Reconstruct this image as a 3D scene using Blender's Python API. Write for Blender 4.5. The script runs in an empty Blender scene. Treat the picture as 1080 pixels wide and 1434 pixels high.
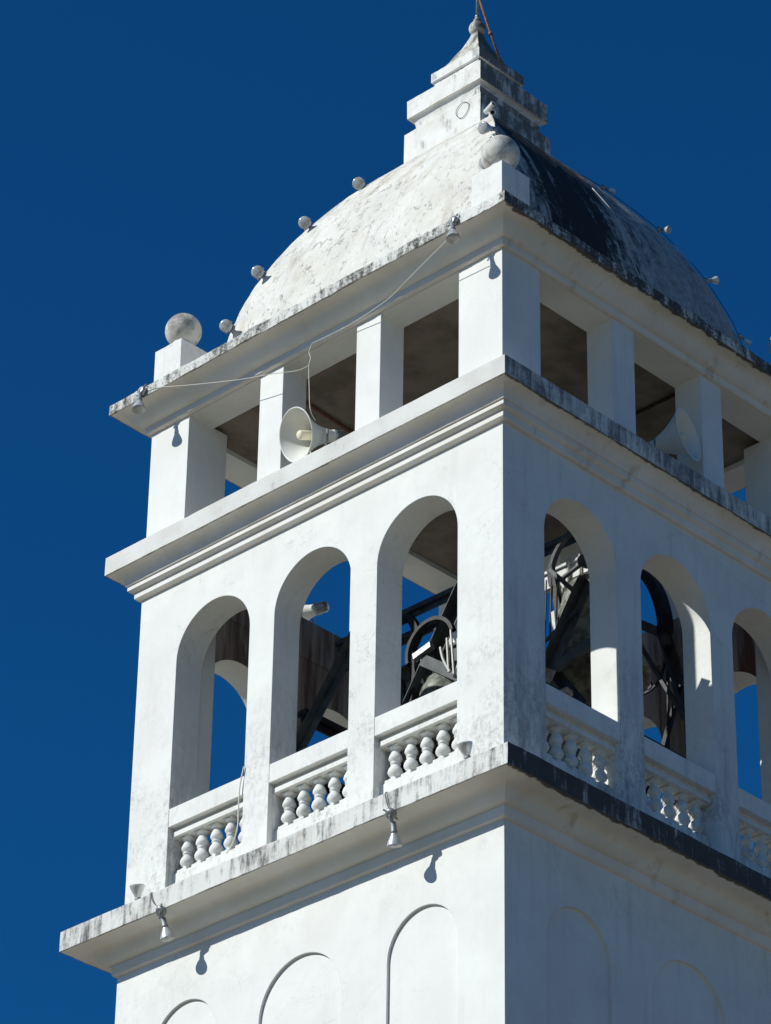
import bpy, bmesh, math, random
from mathutils import Vector, Matrix, noise as mnoise

random.seed(7)
S = bpy.context.scene
COL = S.collection
R = math.radians

# ------------------------------------------------------------------ camera
cam_d = bpy.data.cameras.new("camera")
cam_d.sensor_fit = 'HORIZONTAL'
cam_d.sensor_width = 36.0
cam_d.lens = 171.146
cam_d.clip_start = 0.5
cam_d.clip_end = 20000
cam = bpy.data.objects.new("camera", cam_d)
COL.objects.link(cam)
_yaw, _pit, _rol = R(44.235), R(31.714), R(0.944)
_f = Vector((-math.sin(_yaw)*math.cos(_pit), math.cos(_yaw)*math.cos(_pit), math.sin(_pit)))
_r = Vector((math.cos(_yaw), math.sin(_yaw), 0))
_u = _r.cross(_f)
_r2 = _r*math.cos(_rol) + _u*math.sin(_rol)
_u2 = -_r*math.sin(_rol) + _u*math.cos(_rol)
m = Matrix((( _r2.x, _u2.x, -_f.x, 26.3712),
            ( _r2.y, _u2.y, -_f.y, -28.8881),
            ( _r2.z, _u2.z, -_f.z, -18.2734),
            (0, 0, 0, 1)))
cam.matrix_world = m
S.camera = cam

# ------------------------------------------------------------------ sky, sun
SUN_TO = Vector((-0.48, -1.0, 0.79)).normalized()
el = math.asin(SUN_TO.z)
az = math.atan2(SUN_TO.x, SUN_TO.y)
w = bpy.data.worlds.new("World")
S.world = w
w.use_nodes = True
wn = w.node_tree.nodes
wl = w.node_tree.links
wn.clear()
out = wn.new('ShaderNodeOutputWorld')
bg = wn.new('ShaderNodeBackground')
sky = wn.new('ShaderNodeTexSky')
sky.sky_type = 'NISHITA'
sky.sun_disc = False
sky.sun_elevation = el
sky.sun_rotation = az
sky.altitude = 900
sky.air_density = 1.0
sky.dust_density = 0.2
sky.ozone_density = 4.0
hs = wn.new('ShaderNodeVectorMath')          # deep polarised-looking blue of the photograph
hs.operation = 'MULTIPLY'
hs.inputs[1].default_value = (0.085, 0.725, 1.25)
bg.inputs['Strength'].default_value = 0.06
wl.new(sky.outputs[0], hs.inputs[0])
wl.new(hs.outputs[0], bg.inputs['Color'])
wl.new(bg.outputs[0], out.inputs['Surface'])

sd = bpy.data.lights.new("sun", 'SUN')
sd.energy = 4.55
sd.angle = R(0.5)
sd.color = (0.99, 0.985, 0.935)
sun = bpy.data.objects.new("sun", sd)
sun.rotation_euler = (-SUN_TO).to_track_quat('-Z', 'Y').to_euler()
sun.location = (-30, -60, 60)
COL.objects.link(sun)

vs = S.view_settings
vs.view_transform = 'Standard'
vs.look = 'None'
vs.exposure = 0.0
vs.gamma = 1.0


# ------------------------------------------------------------------ material helpers
class Mat:
    def __init__(s, name):
        s.m = bpy.data.materials.new(name)
        s.m.use_nodes = True
        s.n = s.m.node_tree.nodes
        s.l = s.m.node_tree.links
        s.b = s.n['Principled BSDF']
        s.b.inputs['Roughness'].default_value = 0.85
        s.b.inputs['Specular IOR Level'].default_value = 0.25
        g = s.n.new('ShaderNodeNewGeometry')
        s.pos, s.nor = g.outputs['Position'], g.outputs['True Normal']
        s.p = s.sep(s.pos)
        s.nn = s.sep(s.nor)

    def put(s, sock, v):
        if isinstance(v, bpy.types.NodeSocket):
            s.l.new(v, sock)
        elif isinstance(v, (tuple, list)) and len(v) == 3 and sock.type == 'RGBA':
            sock.default_value = (*v, 1)
        else:
            sock.default_value = v

    def sep(s, v):
        k = s.n.new('ShaderNodeSeparateXYZ'); s.put(k.inputs[0], v); return k.outputs

    def comb(s, x, y, z):
        k = s.n.new('ShaderNodeCombineXYZ')
        for i, v in enumerate((x, y, z)): s.put(k.inputs[i], v)
        return k.outputs[0]

    def ma(s, op, a, b=0.0, c=0.0, clamp=False):
        k = s.n.new('ShaderNodeMath'); k.operation = op; k.use_clamp = clamp
        s.put(k.inputs[0], a); s.put(k.inputs[1], b)
        if op in ('MULTIPLY_ADD', 'SMOOTH_MIN', 'SMOOTH_MAX'): s.put(k.inputs[2], c)
        return k.outputs[0]

    def mul(s, a, b): return s.ma('MULTIPLY', a, b)
    def add(s, a, b): return s.ma('ADD', a, b)
    def mx(s, a, b): return s.ma('MAXIMUM', a, b)

    def vmul(s, v, t):
        k = s.n.new('ShaderNodeVectorMath'); k.operation = 'MULTIPLY'
        s.put(k.inputs[0], v); k.inputs[1].default_value = t
        return k.outputs[0]

    def noise(s, v, scale=1.0, detail=4.0, rough=0.55, dist=0.0):
        k = s.n.new('ShaderNodeTexNoise')
        s.put(k.inputs['Vector'], v)
        k.inputs['Scale'].default_value = scale
        k.inputs['Detail'].default_value = detail
        k.inputs['Roughness'].default_value = rough
        k.inputs['Distortion'].default_value = dist
        return k.outputs['Fac']

    def rng(s, v, a, b, c=0.0, d=1.0, smooth=True):
        k = s.n.new('ShaderNodeMapRange')
        k.interpolation_type = 'SMOOTHSTEP' if smooth else 'LINEAR'
        s.put(k.inputs['Value'], v)
        k.inputs['From Min'].default_value = a; k.inputs['From Max'].default_value = b
        k.inputs['To Min'].default_value = c; k.inputs['To Max'].default_value = d
        return k.outputs['Result']

    def mix(s, f, a, b):
        k = s.n.new('ShaderNodeMix'); k.data_type = 'RGBA'
        s.put(k.inputs[0], f)
        s.put(k.inputs[6], a); s.put(k.inputs[7], b)
        return k.outputs[2]

    def cracks(s, scale, seedoff=0.0, width=0.007):
        w1 = s.noise(s.pos, 2.3, 4)
        v = s.n.new('ShaderNodeVectorMath'); v.operation = 'ADD'
        s.put(v.inputs[0], s.pos)
        cc = s.comb(s.mul(w1, 0.9), s.mul(s.noise(s.pos, 3.1, 4), 0.9), s.mul(w1, 0.7))
        s.l.new(cc, v.inputs[1])
        k = s.n.new('ShaderNodeTexVoronoi'); k.feature = 'DISTANCE_TO_EDGE'
        s.l.new(v.outputs[0], k.inputs['Vector'])
        k.inputs['Scale'].default_value = scale
        return s.rng(k.outputs['Distance'], 0.0, width, 1.0, 0.0)

    def finish(s, col, bump=None, dist=0.01, strength=0.5, bevel=0.012, rough=None):
        s.put(s.b.inputs['Base Color'], col)
        if rough is not None: s.put(s.b.inputs['Roughness'], rough)
        nrm = None
        if bevel:
            bv = s.n.new('ShaderNodeBevel'); bv.samples = 4
            bv.inputs['Radius'].default_value = bevel
            nrm = bv.outputs[0]
        if bump is not None:
            k = s.n.new('ShaderNodeBump')
            k.inputs['Strength'].default_value = strength
            k.inputs['Distance'].default_value = dist
            s.put(k.inputs['Height'], bump)
            if nrm is not None: s.l.new(nrm, k.inputs['Normal'])
            nrm = k.outputs[0]
        if nrm is not None: s.l.new(nrm, s.b.inputs['Normal'])
        return s.m


WHITE = (0.775, 0.79, 0.745)
WHITE2 = (0.72, 0.715, 0.675)
SOOT = (0.026, 0.027, 0.028)


def mat_plaster(name, weather=0.0, low=0.0, crack=0.0, zlow=(3.2, -0.2), top=False):
    M = Mat(name)
    mott = M.rng(M.noise(M.pos, 1.3, 6, 0.6), 0.3, 0.7)
    col = M.mix(mott, WHITE2, WHITE)
    col = M.mix(M.mul(M.rng(M.noise(M.pos, 5.0, 7, 0.7), 0.5, 0.75), 0.35), col, (0.70, 0.70, 0.67))
    # trowelled vertical wash marks
    st = M.rng(M.noise(M.vmul(M.pos, (7, 7, 0.55)), 1.0, 5, 0.6), 0.52, 0.78)
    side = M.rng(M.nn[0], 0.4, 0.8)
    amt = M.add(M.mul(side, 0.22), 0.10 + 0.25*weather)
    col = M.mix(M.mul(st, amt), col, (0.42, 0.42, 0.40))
    pt = M.rng(M.noise(M.pos, 0.75, 3, 0.5, 0.6), 0.535, 0.555)
    col = M.mix(M.mul(pt, 0.22), col, (0.70, 0.70, 0.66))
    if weather or low:
        zg = M.rng(M.p[2], zlow[0], zlow[1], 0.12, 1.0) if top else M.rng(M.p[2], zlow[1], zlow[0], 1.0, 0.0)
        g1 = M.rng(M.noise(M.pos, 1.6, 5, 0.65), 0.38, 0.66)
        g2 = M.rng(M.noise(M.vmul(M.pos, (1, 1, 0.75)), 13.0, 8, 0.8), 0.40, 0.72)
        grime = M.mul(M.mul(g1, g2), M.add(M.mul(zg, low), weather*0.5))
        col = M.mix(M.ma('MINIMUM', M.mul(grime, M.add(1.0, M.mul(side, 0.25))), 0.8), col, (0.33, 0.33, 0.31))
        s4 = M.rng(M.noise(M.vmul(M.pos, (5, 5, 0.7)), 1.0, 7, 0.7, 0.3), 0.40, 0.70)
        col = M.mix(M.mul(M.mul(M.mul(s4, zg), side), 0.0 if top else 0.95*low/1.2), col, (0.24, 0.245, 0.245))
    hgt = M.add(M.mul(M.noise(M.pos, 9, 5, 0.6), 0.6), M.mul(M.noise(M.pos, 55, 4, 0.6), 0.22))
    if crack:
        ck = M.mul(M.cracks(1.15), M.rng(M.noise(M.pos, 0.8, 3), 0.47, 0.6))
        ck = M.mul(ck, crack)
        col = M.mix(M.mul(ck, 0.38), col, (0.3, 0.29, 0.27))
        hgt = M.add(hgt, M.mul(ck, -0.5))
    return M.finish(col, hgt, 0.012, 0.35)


def mat_fascia(name, left, right, fine=14.0, speck=0.0, sootcol=SOOT, base=(0.70, 0.70, 0.66)):
    """edge of a slab: rain streaks, heavier on the side the sun never dries (+x)"""
    M = Mat(name)
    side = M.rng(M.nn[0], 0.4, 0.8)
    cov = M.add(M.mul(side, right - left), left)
    s1 = M.noise(M.vmul(M.pos, (fine, fine, 1.6)), 1.0, 6, 0.68)
    s2 = M.noise(M.pos, 1.7, 5, 0.6)
    s3 = M.noise(M.pos, 26, 6, 0.75)
    v = M.add(M.add(M.mul(s1, 0.5), M.mul(s2, 0.32)), M.mul(s3, 0.18 + speck))
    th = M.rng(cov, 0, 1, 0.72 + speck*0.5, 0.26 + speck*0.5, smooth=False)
    k = M.ma('SUBTRACT', v, th)
    mask = M.rng(k, -0.05, 0.12)
    col = M.mix(M.rng(s2, 0.35, 0.7), base, (0.60, 0.59, 0.55))
    col = M.mix(M.mul(M.rng(M.noise(M.pos, 3.3, 5, 0.7), 0.55, 0.75), 0.3), col, (0.5, 0.42, 0.32))
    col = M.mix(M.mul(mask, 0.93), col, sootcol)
    h = M.add(M.mul(s3, 0.6), M.mul(M.noise(M.pos, 60, 4), 0.3))
    return M.finish(col, h, 0.02, 0.5, bevel=0.016)


def mat_soffit(name, edge=3.5, right=1.0):
    """moulding under a slab edge: pale paint, water stains fringing down from the lip"""
    M = Mat(name)
    ax = M.mx(M.ma('ABSOLUTE', M.p[0]), M.ma('ABSOLUTE', M.p[1]))
    d = M.ma('SUBTRACT', edge, ax)
    side = M.rng(M.ma('SUBTRACT', M.p[0], M.ma('ABSOLUTE', M.p[1])), -0.02, 0.02)
    n1 = M.noise(M.vmul(M.pos, (2.2, 2.2, 2.2)), 1.0, 5, 0.7)
    n2 = M.noise(M.pos, 9, 5, 0.7)
    lip = M.add(M.mul(n1, 0.20), M.mul(n2, 0.12))
    lip = M.mul(M.ma('SUBTRACT', lip, 0.10), M.add(M.mul(side, 0.75*right), 0.25))
    fr = M.rng(M.ma('SUBTRACT', lip, d), -0.012, 0.02)
    col = M.mix(M.rng(M.noise(M.pos, 1.6, 6, 0.65), 0.32, 0.72), (0.71, 0.685, 0.61), (0.78, 0.77, 0.73))
    rings = M.rng(M.noise(M.vmul(M.pos, (3.5, 3.5, 0.3)), 1.0, 6, 0.7), 0.55, 0.72)
    col = M.mix(M.mul(rings, M.add(M.mul(side, 0.50), 0.12)), col, (0.46, 0.38, 0.28))
    col = M.mix(M.mul(fr, 0.9), col, (0.05, 0.047, 0.04))
    h = M.add(M.mul(M.noise(M.pos, 7, 5), 0.6), M.mul(M.noise(M.pos, 45, 4), 0.25))
    return M.finish(col, h, 0.012, 0.4)


def mat_dome(name):
    M = Mat(name)
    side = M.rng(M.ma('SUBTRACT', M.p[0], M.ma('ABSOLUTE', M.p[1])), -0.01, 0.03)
    # front (sunlit) side: scabby limewash with tan runs near the top
    n1 = M.noise(M.pos, 1.1, 6, 0.65)
    col = M.mix(M.rng(n1, 0.32, 0.68), (0.665, 0.645, 0.575), (0.755, 0.745, 0.69))
    st = M.noise(M.vmul(M.pos, (3.0, 3.0, 0.9)), 1.0, 6, 0.65, 0.4)
    zt = M.rng(M.p[2], 9.2, 11.4)
    col = M.mix(M.mul(M.rng(M.add(st, M.mul(zt, 0.13)), 0.54, 0.74), 0.6), col, (0.44, 0.37, 0.27))
    xt = M.rng(M.p[0], -0.2, -2.0)
    col = M.mix(M.mul(M.mul(M.rng(M.noise(M.vmul(M.pos, (4, 4, 1.8)), 1.0, 7, 0.72, 0.6), 0.52, 0.70), 0.75), M.mul(xt, M.rng(M.p[2], 8.2, 10.4))), col, (0.24, 0.235, 0.22))
    chips = M.rng(M.noise(M.vmul(M.pos, (7.0, 7.0, 4.5)), 1.0, 6, 0.82, 1.2), 0.575, 0.65)
    col = M.mix(M.mul(M.rng(M.noise(M.pos, 2.4, 6, 0.7), 0.42, 0.66), 0.35), col, (0.52, 0.51, 0.47))
    col = M.mix(M.mul(chips, 0.42), col, (0.36, 0.35, 0.32))
    # shaded side: black mildew running down the fall line
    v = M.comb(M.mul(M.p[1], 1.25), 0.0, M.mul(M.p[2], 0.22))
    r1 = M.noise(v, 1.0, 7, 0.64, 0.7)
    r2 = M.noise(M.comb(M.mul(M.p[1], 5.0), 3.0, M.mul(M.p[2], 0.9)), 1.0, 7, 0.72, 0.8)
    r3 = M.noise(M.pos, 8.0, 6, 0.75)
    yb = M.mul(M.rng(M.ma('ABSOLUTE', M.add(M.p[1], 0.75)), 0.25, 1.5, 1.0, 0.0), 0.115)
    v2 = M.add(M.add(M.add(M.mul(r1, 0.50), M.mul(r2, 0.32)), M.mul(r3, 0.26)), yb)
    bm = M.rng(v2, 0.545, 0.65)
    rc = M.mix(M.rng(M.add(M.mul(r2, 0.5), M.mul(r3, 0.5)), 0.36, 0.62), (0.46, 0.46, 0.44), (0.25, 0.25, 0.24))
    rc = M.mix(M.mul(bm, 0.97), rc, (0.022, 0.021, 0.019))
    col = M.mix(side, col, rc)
    h = M.add(M.mul(M.noise(M.pos, 6, 6, 0.7), 0.7), M.add(M.mul(chips, -0.35), M.mul(M.noise(M.pos, 38, 5, 0.7), 0.3)))
    return M.finish(col, h, 0.05, 0.75, bevel=0.03)


def mat_pinnacle(name):
    M = Mat(name)
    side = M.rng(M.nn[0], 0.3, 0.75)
    n1 = M.noise(M.vmul(M.pos, (4, 4, 2.2)), 1.0, 7, 0.7)
    n2 = M.noise(M.vmul(M.pos, (10, 10, 1.6)), 1.0, 6, 0.7)
    v = M.add(M.mul(n1, 0.6), M.mul(n2, 0.4))
    zt = M.rng(M.p[2], 12.2, 13.5)
    v = M.add(v, M.mul(zt, 0.08))
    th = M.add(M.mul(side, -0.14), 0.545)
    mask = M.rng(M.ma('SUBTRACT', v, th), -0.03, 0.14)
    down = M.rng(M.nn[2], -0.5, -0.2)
    col = M.mix(M.rng(M.noise(M.pos, 2.5, 5), 0.35, 0.65), (0.70, 0.69, 0.64), (0.78, 0.78, 0.745))
    col = M.mix(M.mul(M.rng(M.noise(M.pos, 3.6, 5, 0.7), 0.5, 0.75), 0.35), col, (0.5, 0.40, 0.28))
    tz = M.mul(M.rng(M.p[2], 12.84, 12.92), M.rng(n1, 0.30, 0.55))
    col = M.mix(M.mul(tz, 0.8), col, (0.46, 0.43, 0.35))
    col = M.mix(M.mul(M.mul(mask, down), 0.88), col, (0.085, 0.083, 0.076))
    h = M.add(M.mul(M.noise(M.pos, 8, 6, 0.7), 0.7), M.mul(M.noise(M.pos, 45, 4), 0.3))
    return M.finish(col, h, 0.022, 0.55, bevel=0.016)


def mat_ball(name):
    M = Mat(name)
    n1 = M.noise(M.vmul(M.pos, (5, 5, 2.6)), 1.0, 7, 0.7, 0.3)
    n2 = M.noise(M.vmul(M.pos, (3, 3, 9)), 1.0, 5, 0.6, 0.5)
    up = M.rng(M.nn[2], -0.3, 0.9, 0.0, 0.10)
    v = M.add(M.add(M.mul(n1, 0.65), M.mul(n2, 0.35)), up)
    col = M.mix(M.rng(M.noise(M.pos, 2.5, 5), 0.35, 0.65), (0.56, 0.54, 0.48), (0.66, 0.65, 0.60))
    col = M.mix(M.mul(M.rng(v, 0.46, 0.64), 0.75), col, (0.16, 0.155, 0.14))
    return M.finish(col, M.add(M.noise(M.pos, 9, 6, 0.7), M.mul(n2, 0.5)), 0.02, 0.5, bevel=0)


def mat_inner(name):
    M = Mat(name)
    s1 = M.noise(M.vmul(M.pos, (4.0, 4.0, 0.28)), 1.0, 6, 0.65, 0.3)
    s2 = M.noise(M.vmul(M.pos, (9, 9, 1.2)), 1.0, 6, 0.72)
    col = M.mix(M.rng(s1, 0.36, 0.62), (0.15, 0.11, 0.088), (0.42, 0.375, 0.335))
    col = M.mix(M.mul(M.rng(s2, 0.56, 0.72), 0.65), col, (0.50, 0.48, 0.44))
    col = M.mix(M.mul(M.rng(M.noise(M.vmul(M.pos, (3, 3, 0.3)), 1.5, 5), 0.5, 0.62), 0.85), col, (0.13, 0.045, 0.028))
    return M.finish(col, M.noise(M.pos, 14, 6, 0.7), 0.02, 0.5, bevel=0)


def mat_simple(name, c1, c2, scale=6.0, rough=0.6, metal=0.0, bump=0.2, bevel=0.004, sp=None):
    M = Mat(name)
    f = M.rng(M.noise(M.pos, scale, 6, 0.65), 0.35, 0.65)
    M.b.inputs['Metallic'].default_value = metal
    if sp is not None: M.b.inputs['Specular IOR Level'].default_value = sp
    return M.finish(M.mix(f, c1, c2), M.noise(M.pos, scale*7, 4), 0.004, bump, bevel=bevel, rough=rough)


MT = dict(
    wall=mat_plaster('white painted plaster', 0.06, 0.28, 0.5, (-1.7, -0.6), True),
    belfry=mat_plaster('weathered white plaster', 0.30, 1.2, 1.0),
    column=mat_plaster('white column plaster', 0.10, 0.0, 0.3),
    balu=mat_plaster('white cast baluster', 0.55, 0.9, 0.0, (1.5, 0.4)),
    fas1=mat_fascia('lower ledge stained edge', 0.46, 0.755, 11),
    fas2=mat_fascia('upper ledge stained edge', 0.26, 0.54, 9, sootcol=(0.15, 0.155, 0.16)),
    fas3=mat_fascia('roof ledge stained edge', 0.50, 0.66, 8, 0.3),
    sof1=mat_soffit('lower ledge moulding', 3.515, 1.0),
    sof2=mat_soffit('upper ledge moulding', 3.338, 0.45),
    sof3=mat_soffit('roof ledge moulding', 3.39, 0.9),
    dome=mat_dome('limewashed dome'),
    pin=mat_pinnacle('stained pinnacle plaster'),
    ped=mat_plaster('weathered pedestal plaster', 0.95, 0.0, 0.3),
    ball=mat_ball('weathered stone ball'),
    inner=mat_inner('damp stained inner wall'),
    ceil=mat_simple('brown inner ceiling', (0.15, 0.125, 0.095), (0.25, 0.215, 0.17), 1.6, 0.9, 0, 0.4),
    steel=mat_simple('dark painted steel', (0.045, 0.055, 0.062), (0.09, 0.10, 0.105), 5, 0.55, 0.1),
    black=mat_simple('black steel', (0.012, 0.013, 0.015), (0.03, 0.03, 0.032), 5, 0.5, 0.1),
    pale=mat_simple('pale grey painted steel', (0.50, 0.52, 0.50), (0.66, 0.67, 0.64), 4, 0.5, 0.0),
    rust=mat_simple('rusty painted steel', (0.20, 0.09, 0.045), (0.42, 0.37, 0.32), 6, 0.7, 0.0),
    bronze=mat_simple('weathered bell bronze', (0.10, 0.11, 0.09), (0.30, 0.31, 0.27), 9, 0.6, 0.25, 0.5),
    horn=mat_simple('cream horn enamel', (0.66, 0.66, 0.60), (0.72, 0.72, 0.665), 2, 0.42, 0, 0.02, sp=0.45),
    hornc=mat_simple('cream horn throat', (0.70, 0.64, 0.47), (0.75, 0.69, 0.53), 2, 0.5, 0, 0.02),
    gmetal=mat_simple('grey cast aluminium', (0.25, 0.26, 0.26), (0.42, 0.43, 0.43), 30, 0.42, 0.7, 0.2),
    socket=mat_simple('grey lamp socket', (0.22, 0.24, 0.25), (0.34, 0.36, 0.37), 20, 0.5, 0.2, 0.2),
    lens=mat_simple('frosted lamp glass', (0.30, 0.31, 0.30), (0.48, 0.49, 0.47), 22, 0.18, 0.0, 0.1, sp=0.6),
    bulb=mat_simple('silvered lamp reflector', (0.55, 0.56, 0.54), (0.72, 0.73, 0.70), 12, 0.28, 0.35, 0.1, sp=0.6),
    wire=mat_simple('white cable', (0.62, 0.60, 0.53), (0.70, 0.68, 0.62), 8, 0.6, 0, 0.05),
    dwire=mat_simple('dark cable', (0.04, 0.04, 0.045), (0.08, 0.08, 0.08), 8, 0.6, 0, 0.05),
    pipe=mat_simple('brown iron pipe', (0.12, 0.05, 0.03), (0.22, 0.11, 0.07), 14, 0.65, 0.2, 0.3),
    camw=mat_simple('white camera housing', (0.66, 0.66, 0.63), (0.72, 0.72, 0.70), 6, 0.4, 0, 0.02),
    ground=mat_simple('sunlit town ground', (0.145, 0.12, 0.085), (0.235, 0.20, 0.14), 0.05, 0.95, 0, 0.2, bevel=0),
)


# ------------------------------------------------------------------ mesh helpers
def link(name, me, parent=None, loc=(0, 0, 0)):
    o = bpy.data.objects.new(name, me)
    COL.objects.link(o)
    o.location = loc
    if parent: o.parent = parent
    return o


def build(name, bm, mats, parent=None, smooth=False, loc=(0, 0, 0), weld=True, sharp=None):
    if weld: bmesh.ops.remove_doubles(bm, verts=bm.verts, dist=1e-5)
    bmesh.ops.recalc_face_normals(bm, faces=bm.faces)
    if sharp is not None:
        for e in bm.edges:
            e.smooth = not (len(e.link_faces) == 2 and e.calc_face_angle(0) > R(sharp))
        for f in bm.faces: f.smooth = True
    elif smooth:
        for f in bm.faces: f.smooth = True
    me = bpy.data.meshes.new(name)
    bm.to_mesh(me); bm.free()
    for mm in (mats if isinstance(mats, (list, tuple)) else [mats]): me.materials.append(mm)
    return link(name, me, parent, loc)


def empty(name, loc, label=None, cat=None, group=None, rot=None):
    o = bpy.data.objects.new(name, None)
    o.empty_display_size = 0.2
    COL.objects.link(o)
    o.location = loc
    if rot is not None: o.rotation_euler = rot
    tag(o, label, cat, group)
    return o


def tag(o, label=None, cat=None, group=None, kind=None):
    if label: o['label'] = label
    if cat: o['category'] = cat
    if group: o['group'] = group
    if kind: o['kind'] = kind
    return o


def box(bm, x0, x1, y0, y1, z0, z1, mi=0):
    v = [bm.verts.new((x, y, z)) for z in (z0, z1) for y in (y0, y1) for x in (x0, x1)]
    for q in ((0, 2, 3, 1), (4, 5, 7, 6), (0, 1, 5, 4), (2, 6, 7, 3), (0, 4, 6, 2), (1, 3, 7, 5)):
        bm.faces.new([v[i] for i in q]).material_index = mi


def bar(bm, a, b, wx, wy, up=(0, 1, 0), mi=0):
    """rectangular bar from a to b"""
    a, b = Vector(a), Vector(b)
    d = (b - a).normalized()
    u = Vector(up)
    s = d.cross(u).normalized()
    t = s.cross(d).normalized()
    vs_ = []
    for p in (a, b):
        for i, j in ((-1, -1), (1, -1), (1, 1), (-1, 1)):
            vs_.append(bm.verts.new(p + s*(i*wx/2) + t*(j*wy/2)))
    for q in ((0, 1, 2, 3), (7, 6, 5, 4), (0, 4, 5, 1), (1, 5, 6, 2), (2, 6, 7, 3), (3, 7, 4, 0)):
        bm.faces.new([vs_[i] for i in q]).material_index = mi


def angle_bar(bm, a, b, w_, up=(0, 1, 0), t=0.014):
    """L-section steel angle from a to b"""
    a, b = Vector(a), Vector(b)
    d = (b - a).normalized()
    s = d.cross(Vector(up)).normalized()
    n = s.cross(d).normalized()
    bar(bm, a + n*(w_/2), b + n*(w_/2), w_, t, up)
    bar(bm, a - s*(w_/2 - t/2) + n*(-t*0.1), b - s*(w_/2 - t/2) + n*(-t*0.1), t, w_ - t*1.2, up)


def tube(bm, pts, r, seg=8, cap=True, mi=0):
    pts = [Vector(p) for p in pts]
    rings = []
    prev = None
    for i, p in enumerate(pts):
        d = (pts[min(i+1, len(pts)-1)] - pts[max(i-1, 0)]).normalized()
        if prev is None:
            n = d.orthogonal().normalized()
        else:
            n = (prev - d*prev.dot(d)).normalized()
        prev = n
        bn = d.cross(n)
        rr = r[i] if isinstance(r, (list, tuple)) else r
        rings.append([bm.verts.new(p + (n*math.cos(2*math.pi*k/seg) + bn*math.sin(2*math.pi*k/seg))*rr) for k in range(seg)])
    for a, b in zip(rings, rings[1:]):
        for k in range(seg):
            f = bm.faces.new((a[k], a[(k+1) % seg], b[(k+1) % seg], b[k])); f.material_index = mi; f.smooth = True
    if cap:
        bm.faces.new(rings[0][::-1]).material_index = mi; bm.faces.new(rings[-1]).material_index = mi


def smooth_path(pts, n=8):
    pts = [Vector(p) for p in pts]
    out_ = []
    for i in range(len(pts)-1):
        p0, p1, p2, p3 = pts[max(i-1, 0)], pts[i], pts[i+1], pts[min(i+2, len(pts)-1)]
        for k in range(n):
            t = k/n
            out_.append(0.5*((2*p1) + (-p0+p2)*t + (2*p0-5*p1+4*p2-p3)*t*t + (-p0+3*p1-3*p2+p3)*t**3))
    out_.append(pts[-1])
    return out_


def lathe(bm, prof, origin=(0, 0, 0), axis=(0, 0, 1), seg=24, cap0=True, cap1=True, mi=0):
    """prof: list of (radius, distance along axis)"""
    o = Vector(origin); a = Vector(axis).normalized()
    n = a.orthogonal().normalized(); b = a.cross(n)
    rings = []
    for r, h in prof:
        c = o + a*h
        if r < 1e-6:
            rings.append([bm.verts.new(c)])
        else:
            rings.append([bm.verts.new(c + (n*math.cos(2*math.pi*k/seg) + b*math.sin(2*math.pi*k/seg))*r) for k in range(seg)])
    for p, q in zip(rings, rings[1:]):
        for k in range(seg):
            k2 = (k+1) % seg
            if len(p) == 1 and len(q) == 1: continue
            if len(p) == 1: f = bm.faces.new((p[0], q[k2], q[k]))
            elif len(q) == 1: f = bm.faces.new((p[k], p[k2], q[0]))
            else: f = bm.faces.new((p[k], p[k2], q[k2], q[k]))
            f.smooth = True; f.material_index = mi
    if cap0 and len(rings[0]) > 1: bm.faces.new(rings[0][::-1]).material_index = mi
    if cap1 and len(rings[-1]) > 1: bm.faces.new(rings[-1]).material_index = mi


def sqlathe(bm, prof, cx=0, cy=0, n=1, closed=False, cap0=False, cap1=False, wob=0.0, matf=None, wscale=1.6, lip=None):
    """a square plan swept up a profile of (half width, z); n quads along each side"""
    rings = []
    for h, z in prof:
        ring = []
        for a, b in (((-1, -1), (1, -1)), ((1, -1), (1, 1)), ((1, 1), (-1, 1)), ((-1, 1), (-1, -1))):
            for k in range(n):
                t = k/n
                x = cx + h*(a[0]*(1-t) + b[0]*t); y = cy + h*(a[1]*(1-t) + b[1]*t)
                v = Vector((x, y, z))
                if wob:
                    ww = wob if lip is None or h > lip else wob*0.25
                    q = mnoise.noise_vector(v*wscale)*ww*0.7 + mnoise.noise_vector(v*wscale*5)*ww*0.5
                    v += q
                ring.append(bm.verts.new(v))
        rings.append(ring)
    N = 4*n
    pairs = list(zip(range(len(rings)), range(1, len(rings))))
    if closed: pairs.append((len(rings)-1, 0))
    for i, j in pairs:
        for k in range(N):
            k2 = (k+1) % N
            f = bm.faces.new((rings[i][k], rings[i][k2], rings[j][k2], rings[j][k]))
            if matf: f.material_index = matf(i)
    if cap0: bm.faces.new(rings[0][::-1])
    if cap1: bm.faces.new(rings[-1])


def arch_prism(bm, axis, c, hw, zb, zs, a0, a1, seg=40):
    """arched block along an axis ('x' or 'y'), centred at c on the other one"""
    pts = [(c-hw, zb), (c+hw, zb)]
    for k in range(seg+1):
        t = math.pi*k/seg
        pts.append((c + hw*math.cos(t), zs + hw*math.sin(t)))
    loops = []
    for a in (a0, a1):
        loops.append([bm.verts.new((p, a, z) if axis == 'y' else (a, p, z)) for p, z in pts])
    bm.faces.new(loops[0]); bm.faces.new(loops[1][::-1])
    n = len(pts)
    for k in range(n):
        bm.faces.new((loops[0][k], loops[0][(k+1) % n], loops[1][(k+1) % n], loops[1][k]))


def raw(bm):
    bmesh.ops.remove_doubles(bm, verts=bm.verts, dist=1e-6)
    bmesh.ops.recalc_face_normals(bm, faces=bm.faces)
    me = bpy.data.meshes.new('tmp'); bm.to_mesh(me); bm.free()
    o = bpy.data.objects.new('tmp', me); COL.objects.link(o)
    return o


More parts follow.
